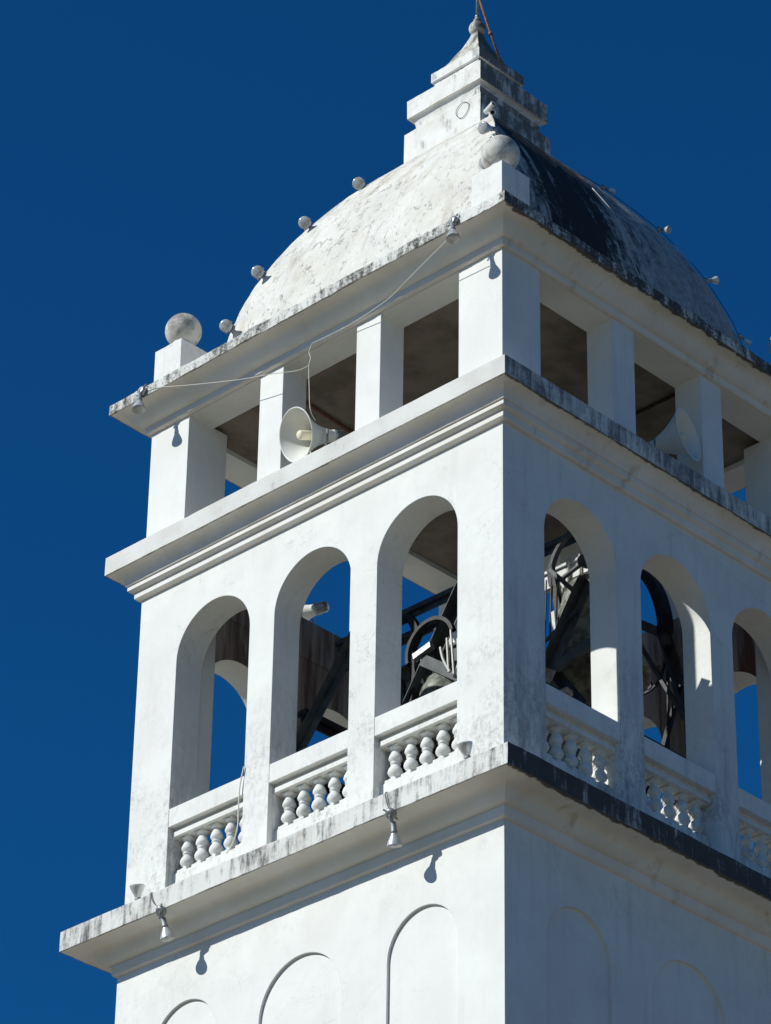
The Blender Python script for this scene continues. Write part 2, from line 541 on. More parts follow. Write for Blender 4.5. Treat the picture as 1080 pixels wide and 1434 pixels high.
def boolean(a_bm, cut_list):
    """subtract each cutter bmesh from a; gives mesh data"""
    a = raw(a_bm); tmp = [a]
    for cbm in cut_list:
        c = raw(cbm); tmp.append(c)
        md = a.modifiers.new('b', 'BOOLEAN'); md.operation = 'DIFFERENCE'; md.solver = 'EXACT'; md.object = c
    dg = bpy.context.evaluated_depsgraph_get(); dg.update()
    me = bpy.data.meshes.new_from_object(a.evaluated_get(dg))
    for o in tmp:
        d = o.data; bpy.data.objects.remove(o); bpy.data.meshes.remove(d)
    return me


# ------------------------------------------------------------------ ground
bm = bmesh.new()
box(bm, -4000, 4000, -4000, 4000, -20.5, -19.9)
g = build('ground', bm, MT['ground'])
tag(g, kind='structure')

# ------------------------------------------------------------------ the tower
tower = empty('bell_tower', (0, 0, -19.9), 'white plastered square bell tower with arched belfry and domed roof', 'bell tower')


def T(o):
    o.parent = tower
    o.matrix_parent_inverse = Matrix.Translation((0, 0, 19.9))
    return o


AW, AD, ZS = 0.632, 1.678, 3.378
LB = 3.0254

# lower shaft with sunk blind arches
bm = bmesh.new()
box(bm, -LB, LB, -LB, LB, -19.95, -0.50)
cut = []
for sgn in (-1, 1):
    for axis in 'yx':
        c1 = bmesh.new()
        for c, hw in ((-1.84, 0.515), (0.0, 0.634), (1.84, 0.515)):
            arch_prism(c1, axis, c, hw, -7.0, -1.205-hw, sgn*(LB-0.035), sgn*(LB+0.2))
        cut.append(c1)
me = boolean(bm, cut)
me.materials.clear(); me.materials.append(MT['wall'])
T(link('lower_wall', me))


def cornice(name, prof, mats, fasc, n=64, wob=0.006, **kw):
    bm_ = bmesh.new()
    sqlathe(bm_, prof, n=n, closed=True, wob=wob, matf=lambda i: 1 if i in fasc else (2 if len(mats) > 2 and i in (0, len(prof)-1) else 0), lip=max(h for h, z in prof)-0.01, **kw)
    return T(build(name, bm_, mats, sharp=32))


# lower ledge, moulded underneath, carries the belfry
p1 = [(2.0, -0.49), (3.03, -0.56), (3.052, -0.556), (3.072, -0.54), (3.079, -0.515), (3.079, -0.4244), (3.10, -0.422), (3.145, -0.402),
      (3.18, -0.365), (3.205, -0.325), (3.225, -0.290), (3.25, -0.265), (3.285, -0.2565), (3.515, -0.2543), (3.515, -0.13), (3.515, 0.0), (2.0, 0.012)]
cornice('cornice', p1, [MT['sof1'], MT['fas1']], (13, 14), wob=0.010)
bm = bmesh.new(); box(bm, -2.05, 2.05, -2.05, 2.05, -0.2, -0.002)
T(build('belfry_floor', bm, MT['ceil']))

# belfry walls
bm = bmesh.new()
box(bm, -3, 3, -3, 3, 0.0, 4.56)
c0 = bmesh.new(); box(c0, -2.58, 2.58, -2.58, 2.58, -1, 6)
cy_ = bmesh.new(); cx_ = bmesh.new()
for c in (-AD, 0, AD):
    arch_prism(cy_, 'y', c, AW, 0.001, ZS, -4, 4)
    arch_prism(cx_, 'x', c, AW, 0.001, ZS, -4, 4)
me = boolean(bm, [c0, cy_, cx_])
me.materials.clear(); me.materials.append(MT['belfry']); me.materials.append(MT['inner'])
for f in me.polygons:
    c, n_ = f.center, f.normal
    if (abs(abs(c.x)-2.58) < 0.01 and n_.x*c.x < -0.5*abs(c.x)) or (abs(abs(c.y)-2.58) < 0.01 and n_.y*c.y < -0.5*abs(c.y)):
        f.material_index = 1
T(link('belfry_wall', me))
for sx in (-1, 1):
    for sy in (-1, 1):
        bm = bmesh.new()
        xs = sorted((sx*2.34, sx*2.578)); ys = sorted((sy*2.34, sy*2.578))
        box(bm, xs[0], xs[1], ys[0], ys[1], 0.012, 5.09)
        T(build('corner_pier', bm, MT['column']))

# balustrades: rail, sub-rail, plinth and five balusters in every arch
BAL = [(0.0, 0.585), (0.078, 0.585), (0.078, 0.622), (0.060, 0.632), (0.045, 0.650), (0.052, 0.662), (0.074, 0.682), (0.088, 0.708), (0.089, 0.730), (0.080, 0.760),
       (0.062, 0.792), (0.048, 0.815), (0.047, 0.822), (0.060, 0.828), (0.062, 0.836), (0.060, 0.844), (0.047, 0.850), (0.050, 0.858), (0.068, 0.873), (0.079, 0.893), (0.079, 0.912), (0.070, 0.940), (0.057, 0.968),
       (0.044, 0.996), (0.041, 1.010), (0.052, 1.018), (0.072, 1.032), (0.090, 1.044), (0.0, 1.044)]
bal_me = None


def bal_mesh():
    b = bmesh.new()
    lathe(b, BAL, seg=20)
    box(b, -0.082, 0.082, -0.082, 0.082, 1.044, 1.062)
    box(b, -0.084, 0.084, -0.084, 0.084, 0.578, 0.612)
    for v in b.verts: v.co.z = 0.58 + (v.co.z-0.58)*0.957
    bmesh.ops.recalc_face_normals(b, faces=b.faces)
    mm = bpy.data.meshes.new('baluster'); b.to_mesh(mm); b.free()
    mm.materials.append(MT['balu'])
    return mm


bal_me = bal_mesh()
first_bal = None
for side in range(4):
    ang = side*math.pi/2
    Q = Matrix.Rotation(ang, 4, 'Z')
    for c in (-AD, 0, AD):
        bm = bmesh.new()
        e = 0.001
        # moulded top rail
        prof = [(-2.996, 1.155), (-2.996, 1.392), (-2.60, 1.396), (-2.60, 1.158)]
        lo = [[bm.verts.new((x, y, z)) for y, z in prof] for x in (c-AW+e, c+AW-e)]
        bm.faces.new(lo[0]); bm.faces.new(lo[1][::-1])
        for k in range(4): bm.faces.new((lo[0][k], lo[0][(k+1) % 4], lo[1][(k+1) % 4], lo[1][k]))
        bm.transform(Q)
        rail = T(build('balustrade', bm, MT['balu']))
        bm = bmesh.new(); box(bm, c-AW+e, c+AW-e, -2.93, -2.69, 1.040, 1.102); box(bm, c-AW+2*e, c+AW-2*e, -2.905, -2.70, 1.1, 1.16); bm.transform(Q)
        o = build('sub_rail', bm, MT['balu'], rail)
        bm = bmesh.new(); box(bm, c-AW+e, c+AW-e, -2.89, -2.68, 0.012, 0.577); bm.transform(Q)
        o = build('plinth', bm, MT['balu'], rail)
        for k in range(5):
            o = bpy.data.objects.new('baluster', bal_me)
            COL.objects.link(o); o.parent = rail
            o.matrix_local = Q @ Matrix.Translation((c + (k-2)*0.243, -2.80, 0)) @ Matrix.Rotation(random.uniform(-.06, .06), 4, 'Z') @ Matrix.Diagonal((random.uniform(.95, 1.04), random.uniform(.95, 1.04), 1, 1))

# upper ledge: open ring, one could look up through it
p2 = [(2.56, 4.54), (3.0, 4.50), (3.045, 4.502), (3.0687, 4.525), (3.0687, 4.605), (3.122, 4.622), (3.1318, 4.632), (3.1318, 4.69), (3.150, 4.692), (3.160, 4.725), (3.18, 4.765), (3.215, 4.805), (3.26, 4.833), (3.30, 4.845),
      (3.338, 4.846), (3.338, 4.97), (3.338, 5.1007), (2.56, 5.1)]
cornice('cornice', p2, [MT['sof2'], MT['fas2'], MT['inner']], (14, 15), wob=0.005)

# open storey: square corner columns and two slim ones per side
CB = 2.9926


def column(x0, x1, y0, y1):
    b = bmesh.new(); box(b, x0, x1, y0, y1, 5.095, 6.945)
    T(build('column', b, MT['column']))


for sx in (-1, 1):
    for sy in (-1, 1):
        xs = sorted((sx*CB, sx*(CB-0.687))); ys = sorted((sy*CB, sy*(CB-0.66)))
        column(*xs, *ys)
for s_ in (-1, 1):
    for k in (-1, 1):
        a, b = k*0.8287-0.2, k*0.8287+0.2
        q = sorted((s_*CB, s_*(CB-0.40)))
        column(a, b, *q); column(*q, a, b)
bm = bmesh.new()
sqlathe(bm, [(2.58, 6.93), (2.990, 6.93), (2.990, 7.10), (2.58, 7.10)], n=40, closed=True, wob=0.003)
T(build('lintel', bm, MT['column'], sharp=32))
bm = bmesh.new(); box(bm, -2.6, 2.6, -2.6, 2.6, 7.0, 7.2)
ceil = T(build('ceiling', bm, MT['ceil']))

# roof ledge
p3 = [(2.2, 7.11), (2.9926, 6.94), (3.03, 6.938), (3.05, 6.95), (3.0576, 6.97), (3.0576, 7.03), (3.08, 7.032), (3.115, 7.05), (3.16, 7.09), (3.195, 7.14), (3.22, 7.175), (3.25, 7.20), (3.285, 7.213),
      (3.39, 7.2156), (3.39, 7.29), (3.39, 7.3592), (2.2, 7.37)]
cornice('cornice', p3, [MT['sof3'], MT['fas3']], (13, 14), n=150, wob=0.013, wscale=3.0)

# cloister-vault dome
bm = bmesh.new()
prof = []
for k in range(49):
    z = 7.36 + (11.55-7.36)*k/48
    prof.append((-2.8186 + math.sqrt(5.2616**2 - (z-7.4653)**2), z))
sqlathe(bm, prof, n=56, wob=0.016, cap0=True, cap1=True, wscale=1.3)
dome = T(build('dome', bm, MT['dome'], sharp=40))

# pinnacle
O = -0.08
bm = bmesh.new()
pp = [(0.69, 11.05), (0.69, 11.40), (0.69, 11.805), (0.575, 11.815), (0.577, 11.88), (0.583, 11.95), (0.597, 12.01), (0.618, 12.055), (0.635, 12.07), (0.667, 12.072), (0.667, 12.23), (0.667, 12.37),
      (0.41, 12.385), (0.41, 12.55), (0.41, 12.695), (0.442, 12.70), (0.442, 12.78), (0.442, 12.85), (0.40, 12.86), (0.335, 12.95), (0.27, 13.06), (0.215, 13.18), (0.15, 13.30), (0.105, 13.41), (0.07, 13.51), (0.055, 13.58)]
sqlathe(bm, pp, O, O, n=14, cap0=True, cap1=True, wob=0.007, wscale=5.0)
pin = T(build('pinnacle', bm, MT['pin'], sharp=32))


def globe(bm, c, r, seg=40, rows=24, wob=0.0):
    pr = [(r*math.sin(math.pi*k/rows), -r*math.cos(math.pi*k/rows)) for k in range(rows+1)]
    lathe(bm, pr, c, seg=seg)
    if wob:
        for v in bm.verts: v.co += mnoise.noise_vector(v.co*4)*wob


bm = bmesh.new()
globe(bm, (O, O, 13.66), 0.115, 24, 16, 0.004)
lathe(bm, [(0.05, 13.765), (0.058, 13.79), (0.05, 13.815), (0.03, 13.83), (0.03, 13.85)], (O, O, 0), seg=16)
fb = build('finial_ball', bm, MT['pin'], pin)
bm = bmesh.new()
tube(bm, [(O, O, 13.84), (O, O, 14.6), (O+0.005, O, 15.3)], [0.022, 0.018, 0.012], 10)
lathe(bm, [(0.03, 13.85), (0.036, 13.87), (0.03, 13.89)], (O, O, 0), seg=12)
build('spire_rod', bm, MT['gmetal'], pin)

# corner pedestals and stone balls on the roof ledge
for sx in (-1, 1):
    for sy in (-1, 1):
        bm = bmesh.new()
        cx, cy = sx*2.76, sy*2.76
        sqlathe(bm, [(0.245, 7.34), (0.245, 7.8), (0.245, 8.205)], cx, cy, n=8, cap0=True, cap1=True, wob=0.004, wscale=4)
        ped = T(build('corner_pedestal', bm, MT['ped'], sharp=32))
        bm = bmesh.new()
        globe(bm, (cx, cy, 8.54), 0.24, 40, 24, 0.006)
        lathe(bm, [(0.14, 8.19), (0.12, 8.26), (0.13, 8.34)], (cx, cy, 0), seg=20)
        build('stone_ball', bm, MT['ball'], ped, weld=False)


# ------------------------------------------------------------------ lamps
def par_lamp(name_loc, direction, label, group, box_dir=None, box_at=None, scale=0.86):
    """reflector flood bulb: junction box, knuckle and socket, silvered bulb with a frosted face"""
    loc = Vector(name_loc)
    d = Vector(direction).normalized()
    root = empty('flood_lamp', loc, label, 'lamp', group)
    ba = (Vector(box_at) - loc)/scale if box_at is not None else Vector((0, 0, 0))
    bd = Vector(box_dir).normalized() if box_dir is not None else Vector((0, -1, 0))
    b = bmesh.new()
    lathe(b, [(0.066, -0.035), (0.074, -0.02), (0.074, 0.025), (0.064, 0.038), (0.03, 0.042)], ba, bd, 14)
    s1 = bd.orthogonal().normalized()
    for k in (-1, 1): bar(b, ba + s1*0.078*k + bd*0.01, ba + s1*0.112*k + bd*0.02, 0.014, 0.022, bd)
    build('junction_box', b, MT['gmetal'], root, weld=False)
    neck = Vector((0, 0, 0))
    b = bmesh.new()
    tube(b, smooth_path([ba + bd*0.03, ba*0.5 + bd*0.035, neck - d*0.01], 4), 0.018, 8)
    lathe(b, [(0.03, -0.02), (0.036, 0.0), (0.036, 0.09), (0.044, 0.10), (0.044, 0.125)], neck, d, 16)
    build('lamp_socket', b, MT['socket'], root, weld=False)
    b = bmesh.new()
    lathe(b, [(0.036, 0.115), (0.043, 0.14), (0.066, 0.185), (0.09, 0.24), (0.101, 0.275), (0.103, 0.288)], neck, d, 28, cap0=True, cap1=False)
    bu = build('lamp_bulb', b, MT['bulb'], root, weld=False)
    b = bmesh.new()
    lathe(b, [(0.103, 0.288), (0.096, 0.298), (0.07, 0.307), (0.035, 0.313), (0.0, 0.315)], neck, d, 28, cap0=False)
    build('lens', b, MT['lens'], bu, weld=False)
    root.scale = (scale,)*3
    return root


G_H, G_U, G_R, G_D = 'flood lamps hanging from the lower ledge', 'flood lamps standing on the lower ledge', 'flood lamps on the roof ledge', 'flood lamps along the dome ridges'
par_lamp((1.80, -3.45, -0.36), (-0.10, 0.22, -0.95), 'flood lamp hanging under the lower ledge below the balustrade nearest the tower corner', G_H, (0, -0.6, -0.6), (1.82, -3.51, -0.275))
par_lamp((-1.81, -3.455, -0.345), (0.12, 0.22, -0.9), 'flood lamp hanging under the lower ledge near its far left end', G_H, (0, -0.7, -0.5), (-1.79, -3.51, -0.275))
par_lamp((2.835, -3.37, 0.0), (0.06, -0.36, 0.93), 'flood lamp standing upright on the lower ledge beside the near tower corner', G_U, (0, 0, 1), (2.835, -3.34, 0.03))
par_lamp((-2.34, -3.37, 0.0), (0.16, -0.28, 0.93), 'flood lamp standing upright on the lower ledge at the far left end', G_U, (0, 0, 1), (-2.34, -3.34, 0.03))
par_lamp((2.61, -3.44, 7.225), (0.16, -0.10, -1.0), 'flood lamp pointing down from the roof ledge above the near corner column', G_R, (0, -1, 0.2), (2.61, -3.42, 7.28))
par_lamp((-2.76, -3.44, 7.235), (0.08, -0.10, -1.0), 'flood lamp pointing down from the roof ledge above the far left corner column', G_R, (0, -1, 0.2), (-2.745, -3.42, 7.29))


def dome_h(z): return -2.8186 + math.sqrt(5.2616**2 - (z-7.4653)**2)


def ridge_lamp(sx, sy, z, d, lab, off=0.05):
    h = dome_h(z)
    n = Vector((sx*0.6, sy*0.6, 0.45)).normalized()
    base = Vector((sx*h, sy*h, z))
    par_lamp(base + n*off, d, lab, G_D, n, base + n*0.03, 0.54 if sx*sy > 0 and sx > 0 else 0.82)


for z, words in ((8.60, 'lowest lamp of the row on the left dome ridge, beside the far stone ball'),
                 (9.46, 'second lamp up the left dome ridge, its round face towards the viewer'),
                 (10.27, 'third lamp up the left dome ridge, below the topmost one'),
                 (10.93, 'topmost lamp on the left dome ridge, nearest the pinnacle')):
    ridge_lamp(-1, -1, z, (0.48, -0.74, -0.47), words, 0.035)
for z, words, d in ((8.66, 'lowest lamp on the right dome ridge, just above the black roof edge', (0.35, 0.75, -0.6)),
                    (9.53, 'second lamp up the right dome ridge, seen from behind', (0.2, 0.9, 0.35)),
                    (10.33, 'third lamp up the right dome ridge with its glass catching the light', (0.75, 0.1, -0.35)),
                    (11.0, 'topmost lamp on the right dome ridge below the pinnacle', (0.5, 0.8, -0.3))):
    ridge_lamp(1, 1, z, d, words)
ridge_lamp(1, -1, 9.62, (-0.12, -0.92, -0.36), 'flood lamp peeking out left above the near stone ball', 0.14)
ridge_lamp(1, -1, 8.80, (-0.15, -0.92, -0.36), 'flood lamp half hidden behind the near corner pedestal', 0.12)


def camera_thing(loc, d, label):
    root = empty('security_camera', loc, label, 'camera', 'security cameras below the pinnacle')
    d = Vector(d).normalized()
    b = bmesh.new()
    lathe(b, [(0.036, -0.13), (0.048, -0.12), (0.048, 0.08), (0.052, 0.085), (0.052, 0.125), (0.046, 0.125), (0.04, 0.10)], (0, 0, 0), d, 20, cap1=False)
    build('camera_body', b, MT['camw'], root, weld=False)
    b = bmesh.new(); lathe(b, [(0.041, 0.098), (0.02, 0.106), (0.0, 0.106)], (0, 0, 0), d, 20)
    build('camera_lens', b, MT['black'], root, weld=False)
    b = bmesh.new()
    tube(b, smooth_path([Vector((0, 0, -0.02)) - d*0.06, Vector((-0.03, 0.03, -0.09)), Vector((-0.09, 0.09, -0.13))], 4), 0.018, 8)
    build('camera_bracket', b, MT['camw'], root, weld=False)
    root.scale = (0.75,)*3
    return root


camera_thing((0.80, -0.80, 11.42), (0.85, -0.15, 0.18), 'upper white bullet camera pointing right below the pinnacle')
camera_thing((0.93, -0.90, 11.18), (0.72, -0.62, -0.25), 'lower bullet camera with dark round lens facing outwards from the dome ridge')


# ------------------------------------------------------------------ horn loudspeakers
def horn(loc, n, r, L, label, foot_z, foot_xy):
    root = empty('horn_loudspeaker', loc, label, 'loudspeaker', 'horn loudspeakers in the open storey')
    n = Vector(n).normalized()
    pr = []
    for k in range(22):
        t = k/21
        pr.append((0.075 + (r-0.075)*(t**1.9), -L + L*t))
    b = bmesh.new()
    outer = pr + [(r+0.012, 0.0), (r+0.014, 0.008), (r+0.006, 0.014), (r-0.006, 0.006)]
    inner = [(rr-0.007, h+0.004) for rr, h in pr[::-1]]
    lathe(b, outer + inner, (0, 0, 0), n, 56, cap0=False, cap1=True)
    build('horn_bell', b, MT['horn'], root, weld=False)
    b = bmesh.new()
    lathe(b, [(0.062, -L+0.02), (0.060, -0.10*L), (0.05, -0.07*L), (0.0, -0.07*L)], (0, 0, 0), n, 24)
    build('horn_throat', b, MT['hornc'], root, weld=False)
    b = bmesh.new()
    lathe(b, [(0.0, -L-0.15), (0.06, -L-0.15), (0.075, -L-0.13), (0.075, -L-0.04), (0.085, -L-0.03), (0.085, -L+0.01), (0.07, -L+0.02)], (0, 0, 0), n, 24)
    build('horn_driver', b, MT['gmetal'], root, weld=False)
    b = bmesh.new()
    side = n.cross(Vector((0, 0, 1))).normalized()
    mid = -n*(L*0.62)
    rr = 0.18
    foot = Vector((foot_xy[0], foot_xy[1], foot_z)) - Vector(loc)
    pts = [mid + side*rr, mid + side*rr + Vector((0, 0, -0.16)), mid + side*(rr*0.7) + Vector((0, 0, -0.22)), mid - side*(rr*0.7) + Vector((0, 0, -0.22)), mid - side*rr + Vector((0, 0, -0.16)), mid - side*rr]
    tube(b, pts, 0.014, 8)
    tube(b, [mid + Vector((0, 0, -0.22)), foot], 0.018, 8)
    lathe(b, [(0.06, 0), (0.06, 0.012)], foot, (0, 0, 1), 16)
    build('horn_bracket', b, MT['gmetal'], root, weld=False)
    return root


horn((-0.206, -3.15, 5.647), (-0.2, -0.925, -0.32), 0.325, 0.56, 'sunlit cream horn loudspeaker in front of the open storey columns, facing left', 5.1, (-0.1, -2.86))
horn((3.12, 0.19, 5.79), (0.94, 0.24, 0.10), 0.33, 0.58, 'shaded cream horn loudspeaker in the open storey, facing right', 5.1, (2.8, 0.1))
horn((-3.2, -0.28, 5.50), (-0.95, -0.25, -0.05), 0.27, 0.42, 'horn loudspeaker seen from behind through the middle sunlit arch', 5.1, (-2.85, -0.15))


# ------------------------------------------------------------------ cables
def cable(pts, r, mat, label, n=8, name='cable', cat='cable', group=None):
    b = bmesh.new(); tube(b, smooth_path(pts, n), r, 6)
    o = build(name, b, mat, weld=False)
    return tag(o, label, cat, group)


cable([(2.60, -3.45, 7.12), (2.515, -3.40, 7.09), (2.095, -3.31, 7.035), (1.70, -3.24, 6.965), (1.30, -3.17, 6.90), (0.6, -3.09, 6.91), (-0.054, -3.08, 6.94)], 0.005, MT['wire'], 'pale cable sagging from the near roof lamp along the roof moulding')
cable([(-0.054, -3.075, 6.945), (-0.09, -3.09, 6.83), (-0.06, -3.09, 6.72), (-0.075, -3.10, 6.614), (-0.06, -3.10, 6.3), (-0.04, -3.09, 5.97), (-0.06, -2.98, 5.87)], 0.005, MT['wire'], 'pale cable hanging down to the sunlit horn loudspeaker')
cable([(-0.08, -3.10, 6.614), (-0.25, -3.14, 6.60), (-0.576, -3.22, 6.665), (-1.06, -3.27, 6.78), (-1.54, -3.32, 6.92), (-2.1, -3.37, 7.10), (-2.62, -3.42, 7.285), (-2.74, -3.45, 7.27)], 0.005, MT['wire'], 'pale cable slung to the left roof lamp in front of the columns')
cable([(-1.035, -3.02, 1.50), (-1.08, -3.03, 1.25), (-1.088, -3.03, 0.95), (-1.09, -3.03, 0.75), (-1.15, -3.03, 0.57), (-1.33, -2.96, 0.50)], 0.008, MT['wire'], 'thin white cable looped over the leftmost balustrade')
cable([(1.82, -3.53, -0.24), (1.775, -3.535, -0.12), (1.75, -3.53, 0.0), (1.76, -3.45, 0.012)], 0.005, MT['dwire'], 'short dark wire running over the ledge edge to the hanging lamp near the corner')
cable([(-1.80, -3.53, -0.24), (-1.90, -3.535, -0.14), (-1.96, -3.53, 0.0), (-1.96, -3.45, 0.012)], 0.005, MT['dwire'], 'short dark wire running over the ledge edge to the hanging lamp at far left')
pts = []
for k in range(9):
    z = 11.4 - (11.4-8.5)*k/8
    h = dome_h(z) + 0.008 + (0.008 if k % 2 else 0.0)
    pts.append((h, h, z + 0.02))
cable(pts, 0.005, MT['dwire'], 'dark cable linking the lamps on the right dome ridge', 4)
pts = []
for k in range(7):
    z = 10.2 - 2.2*k/6
    pts.append((dome_h(z) + 0.022, 0.18 + 0.07*math.sin(k*1.3) + k*0.03, z))
cable(pts, 0.005, MT['wire'], 'thin pale wire running down the black stained dome face', 4)
pts = [(0.30 + 0.115*math.cos(t)*(1+0.07*math.sin(3*t)), O-0.69-0.012, 11.66 + 0.12*math.sin(t)*(1+0.06*math.cos(4*t))) for t in [k*2*math.pi/14 + 0.4 for k in range(15)]]
cable(pts, 0.004, MT['dwire'], 'loop of thin wire hanging on the pinnacle base', 3)
b = bmesh.new(); tube(b, [(O+0.01, O, 14.25), (0.125, -0.07, 13.555), (0.33, -0.06, 12.86)], 0.016, 8)
lathe(b, [(0.03, -0.03), (0.03, 0.03)], (0.155, -0.069, 13.45), (0.205, 0.0, -0.69), 10)
tag(build('stay_pipe', b, MT['pipe'], weld=False), 'brown slanting stay pipe bracing the rod on the pinnacle', 'pipe')
b = bmesh.new(); tube(b, [(-1.05, -2.55, 6.975), (-1.10, -1.6, 6.975), (-1.16, -1.0, 6.975), (-1.25, 1.0, 6.975), (-1.3, 2.5, 6.975)], 0.022, 8)
tag(build('conduit_pipe', b, MT['pipe'], weld=False), 'brown conduit pipe running across the dark ceiling behind the sunlit columns', 'pipe')
b = bmesh.new(); tube(b, [(0.9, 0.80, 6.97), (1.8, 0.804, 6.97), (2.55, 0.802, 6.97)], 0.022, 8)
tag(build('conduit_pipe', b, MT['black'], weld=False), 'black conduit pipe on the ceiling behind the shaded columns', 'pipe')

# ------------------------------------------------------------------ bells and their frame
frame = empty('bell_support', (0, 0, 2.4), 'dark steel A-frame structure carrying the bells inside the belfry', 'bell frame')
FI = Matrix.Translation((0, 0, -2.4))


def FP(name, bm_, mat=None):
    o = build(name, bm_, mat or MT['steel'], weld=False)
    o.parent = frame; o.matrix_parent_inverse = FI
    return o


def leg(a, b, w_=0.13, mat=None):
    b_ = bmesh.new(); angle_bar(b_, a, b, w_); FP('frame_leg', b_, mat)


leg((-0.10, -1.5, 4.63), (-1.80, -1.5, 2.48))
leg((-0.10, -0.3, 4.75), (-1.78, -0.3, 2.2), 0.15)
leg((0.10, -0.3, 4.75), (1.75, -0.3, 2.42))
leg((2.285, -0.75, 3.71), (1.66, -0.75, 2.74), 0.15)
leg((1.66, -0.75, 2.74), (1.20, -0.75, 2.05), 0.15, MT['rust'])
def strip(pts, w_, d_, mat, name='frame_brace', n=10):
    """flat bent steel strip following pts, w_ wide in its plane, d_ deep"""
    b_ = bmesh.new()
    ps = smooth_path(pts, n) if len(pts) > 2 else [Vector(p) for p in pts]
    for p_, q_ in zip(ps, ps[1:]):
        e_ = (q_-p_).normalized()*0.0005
        bar(b_, p_-e_, q_+e_, w_, d_, (0, 1, 0))
    FP(name, b_, MT[mat])


# curved rib, leg and bracing behind the second shaded arch
strip([(1.34, 1.3, 5.2), (1.45, 1.3, 5.04), (1.59, 1.3, 4.82), (1.70, 1.3, 4.56), (1.77, 1.3, 4.26), (1.775, 1.3, 4.03)], 0.13, 0.16, 'black')
leg((1.74, 1.3, 4.08), (2.10, 1.3, 2.72), 0.13)
strip([(1.30, 1.3, 4.36), (1.70, 1.3, 4.05), (1.79, 1.3, 3.86)], 0.11, 0.09, 'steel')
strip([(1.30, 1.25, 4.2), (2.08, 1.25, 2.70)], 0.045, 0.05, 'steel')
strip([(1.96, 1.36, 3.25), (1.79, 1.36, 2.88), (1.60, 1.36, 2.4)], 0.065, 0.05, 'black')
strip([(1.41, 1.3, 3.66), (1.53, 1.3, 3.34)], 0.06, 0.05, 'black')
strip([(1.80, 1.3, 3.85), (1.75, 1.3, 3.59), (1.65, 1.3, 3.40), (1.52, 1.3, 3.33), (1.36, 1.3, 3.31)], 0.032, 0.03, 'black')
strip([(1.81, 1.28, 3.60), (1.79, 1.28, 2.36)], 0.022, 0.022, 'black')
# bracing in front of the large bell
strip([(1.50, -0.5, 4.24), (2.03, -0.5, 3.61)], 0.05, 0.05, 'steel')
strip([(1.33, -0.3, 4.42), (1.38, -0.3, 4.2), (1.49, -0.3, 3.58), (1.50, -0.3, 3.2)], 0.09, 0.06, 'black')
strip([(1.50, -0.72, 3.08), (2.10, -0.72, 3.35)], 0.034, 0.034, 'steel')
strip([(1.70, -0.65, 2.76), (2.32, -0.65, 2.89)], 0.11, 0.08, 'steel')
strip([(1.42, -0.25, 4.20), (1.49, -0.25, 4.12), (1.46, -0.25, 3.99), (1.41, -0.25, 3.83)], 0.035, 0.03, 'pale')
strip([(1.455, -0.4, 3.72), (1.475, -0.4, 3.45)], 0.05, 0.03, 'pale')
for x_ in (1.30, 1.38): strip([(x_, -0.4, 3.0), (x_+0.05, -0.4, 4.2)], 0.014, 0.014, 'black')
strip([(1.2, -0.4, 3.36), (1.5, -0.4, 3.40)], 0.014, 0.014, 'black')
# plates, brackets and rods around the smaller bell
strip([(-1.32, -0.2, 4.74), (-1.13, -0.2, 4.73), (-1.02, -0.2, 4.58), (-0.97, -0.2, 4.41), (-1.05, -0.2, 4.24), (-1.0, -0.2, 3.80)], 0.10, 0.08, 'black')
strip([(-0.72, -0.36, 3.90), (-0.10, -0.36, 3.44)], 0.15, 0.03, 'steel')
strip([(-1.02, -0.3, 4.30), (-0.92, -0.3, 3.9), (-0.98, -0.3, 3.4)], 0.05, 0.04, 'black')
strip([(-1.15, -0.33, 3.75), (-1.02, -0.33, 3.3)], 0.04, 0.04, 'steel')
strip([(-1.25, -0.3, 3.9), (-1.12, -0.3, 3.75), (-1.10, -0.3, 3.4)], 0.06, 0.04, 'black')
strip([(-0.17, -0.45, 4.08), (-0.11, -0.45, 3.40)], 0.022, 0.022, 'pale')
strip([(-0.235, -0.45, 3.99), (-0.20, -0.45, 3.50)], 0.02, 0.02, 'pale')
strip([(-0.34, -0.45, 3.90), (-0.29, -0.45, 3.71), (-0.18, -0.45, 3.50)], 0.026, 0.03, 'pale')
strip([(-0.84, -0.38, 3.97), (-0.55, -0.38, 4.04)], 0.08, 0.08, 'gmetal')
for a, b2, w_, mt in (((-2.578, 0.0, 4.97), (2.578, 0.0, 4.97), 0.11, 'steel'), ((-2.578, 0.0, 4.62), (0.9, 0.0, 4.64), 0.10, 'steel'),
                      ((-1.66, -1.5, 3.05), (-1.66, 1.9, 3.05), 0.14, 'black'), ((1.75, -1.5, 2.36), (1.75, 1.9, 2.36), 0.14, 'black'),
                      ((-1.78, -1.5, 2.36), (-1.78, 1.9, 2.36), 0.14, 'black'), ((-1.9, 1.85, 2.42), (1.9, 1.85, 2.42), 0.12, 'black'), ((-0.9, -0.75, 2.0), (2.0, -0.75, 2.3), 0.12, 'rust')):
    b = bmesh.new(); bar(b, a, b2, w_, w_*0.6, (0, 0, 1)); 
    bar(b, Vector(a) - Vector((0, 0, w_*0.52)), Vector(b2) - Vector((0, 0, w_*0.52)), w_*0.2, w_*0.9, (0, 0, 1))
    FP('frame_beam', b, MT[mt])
for x_ in (-1.78, 1.75):
    for y_ in (-1.5, -0.3, 1.85):
        b = bmesh.new(); bar(b, (x_, y_, 0.0), (x_, y_, 2.34), 0.12, 0.12); FP('frame_post', b)

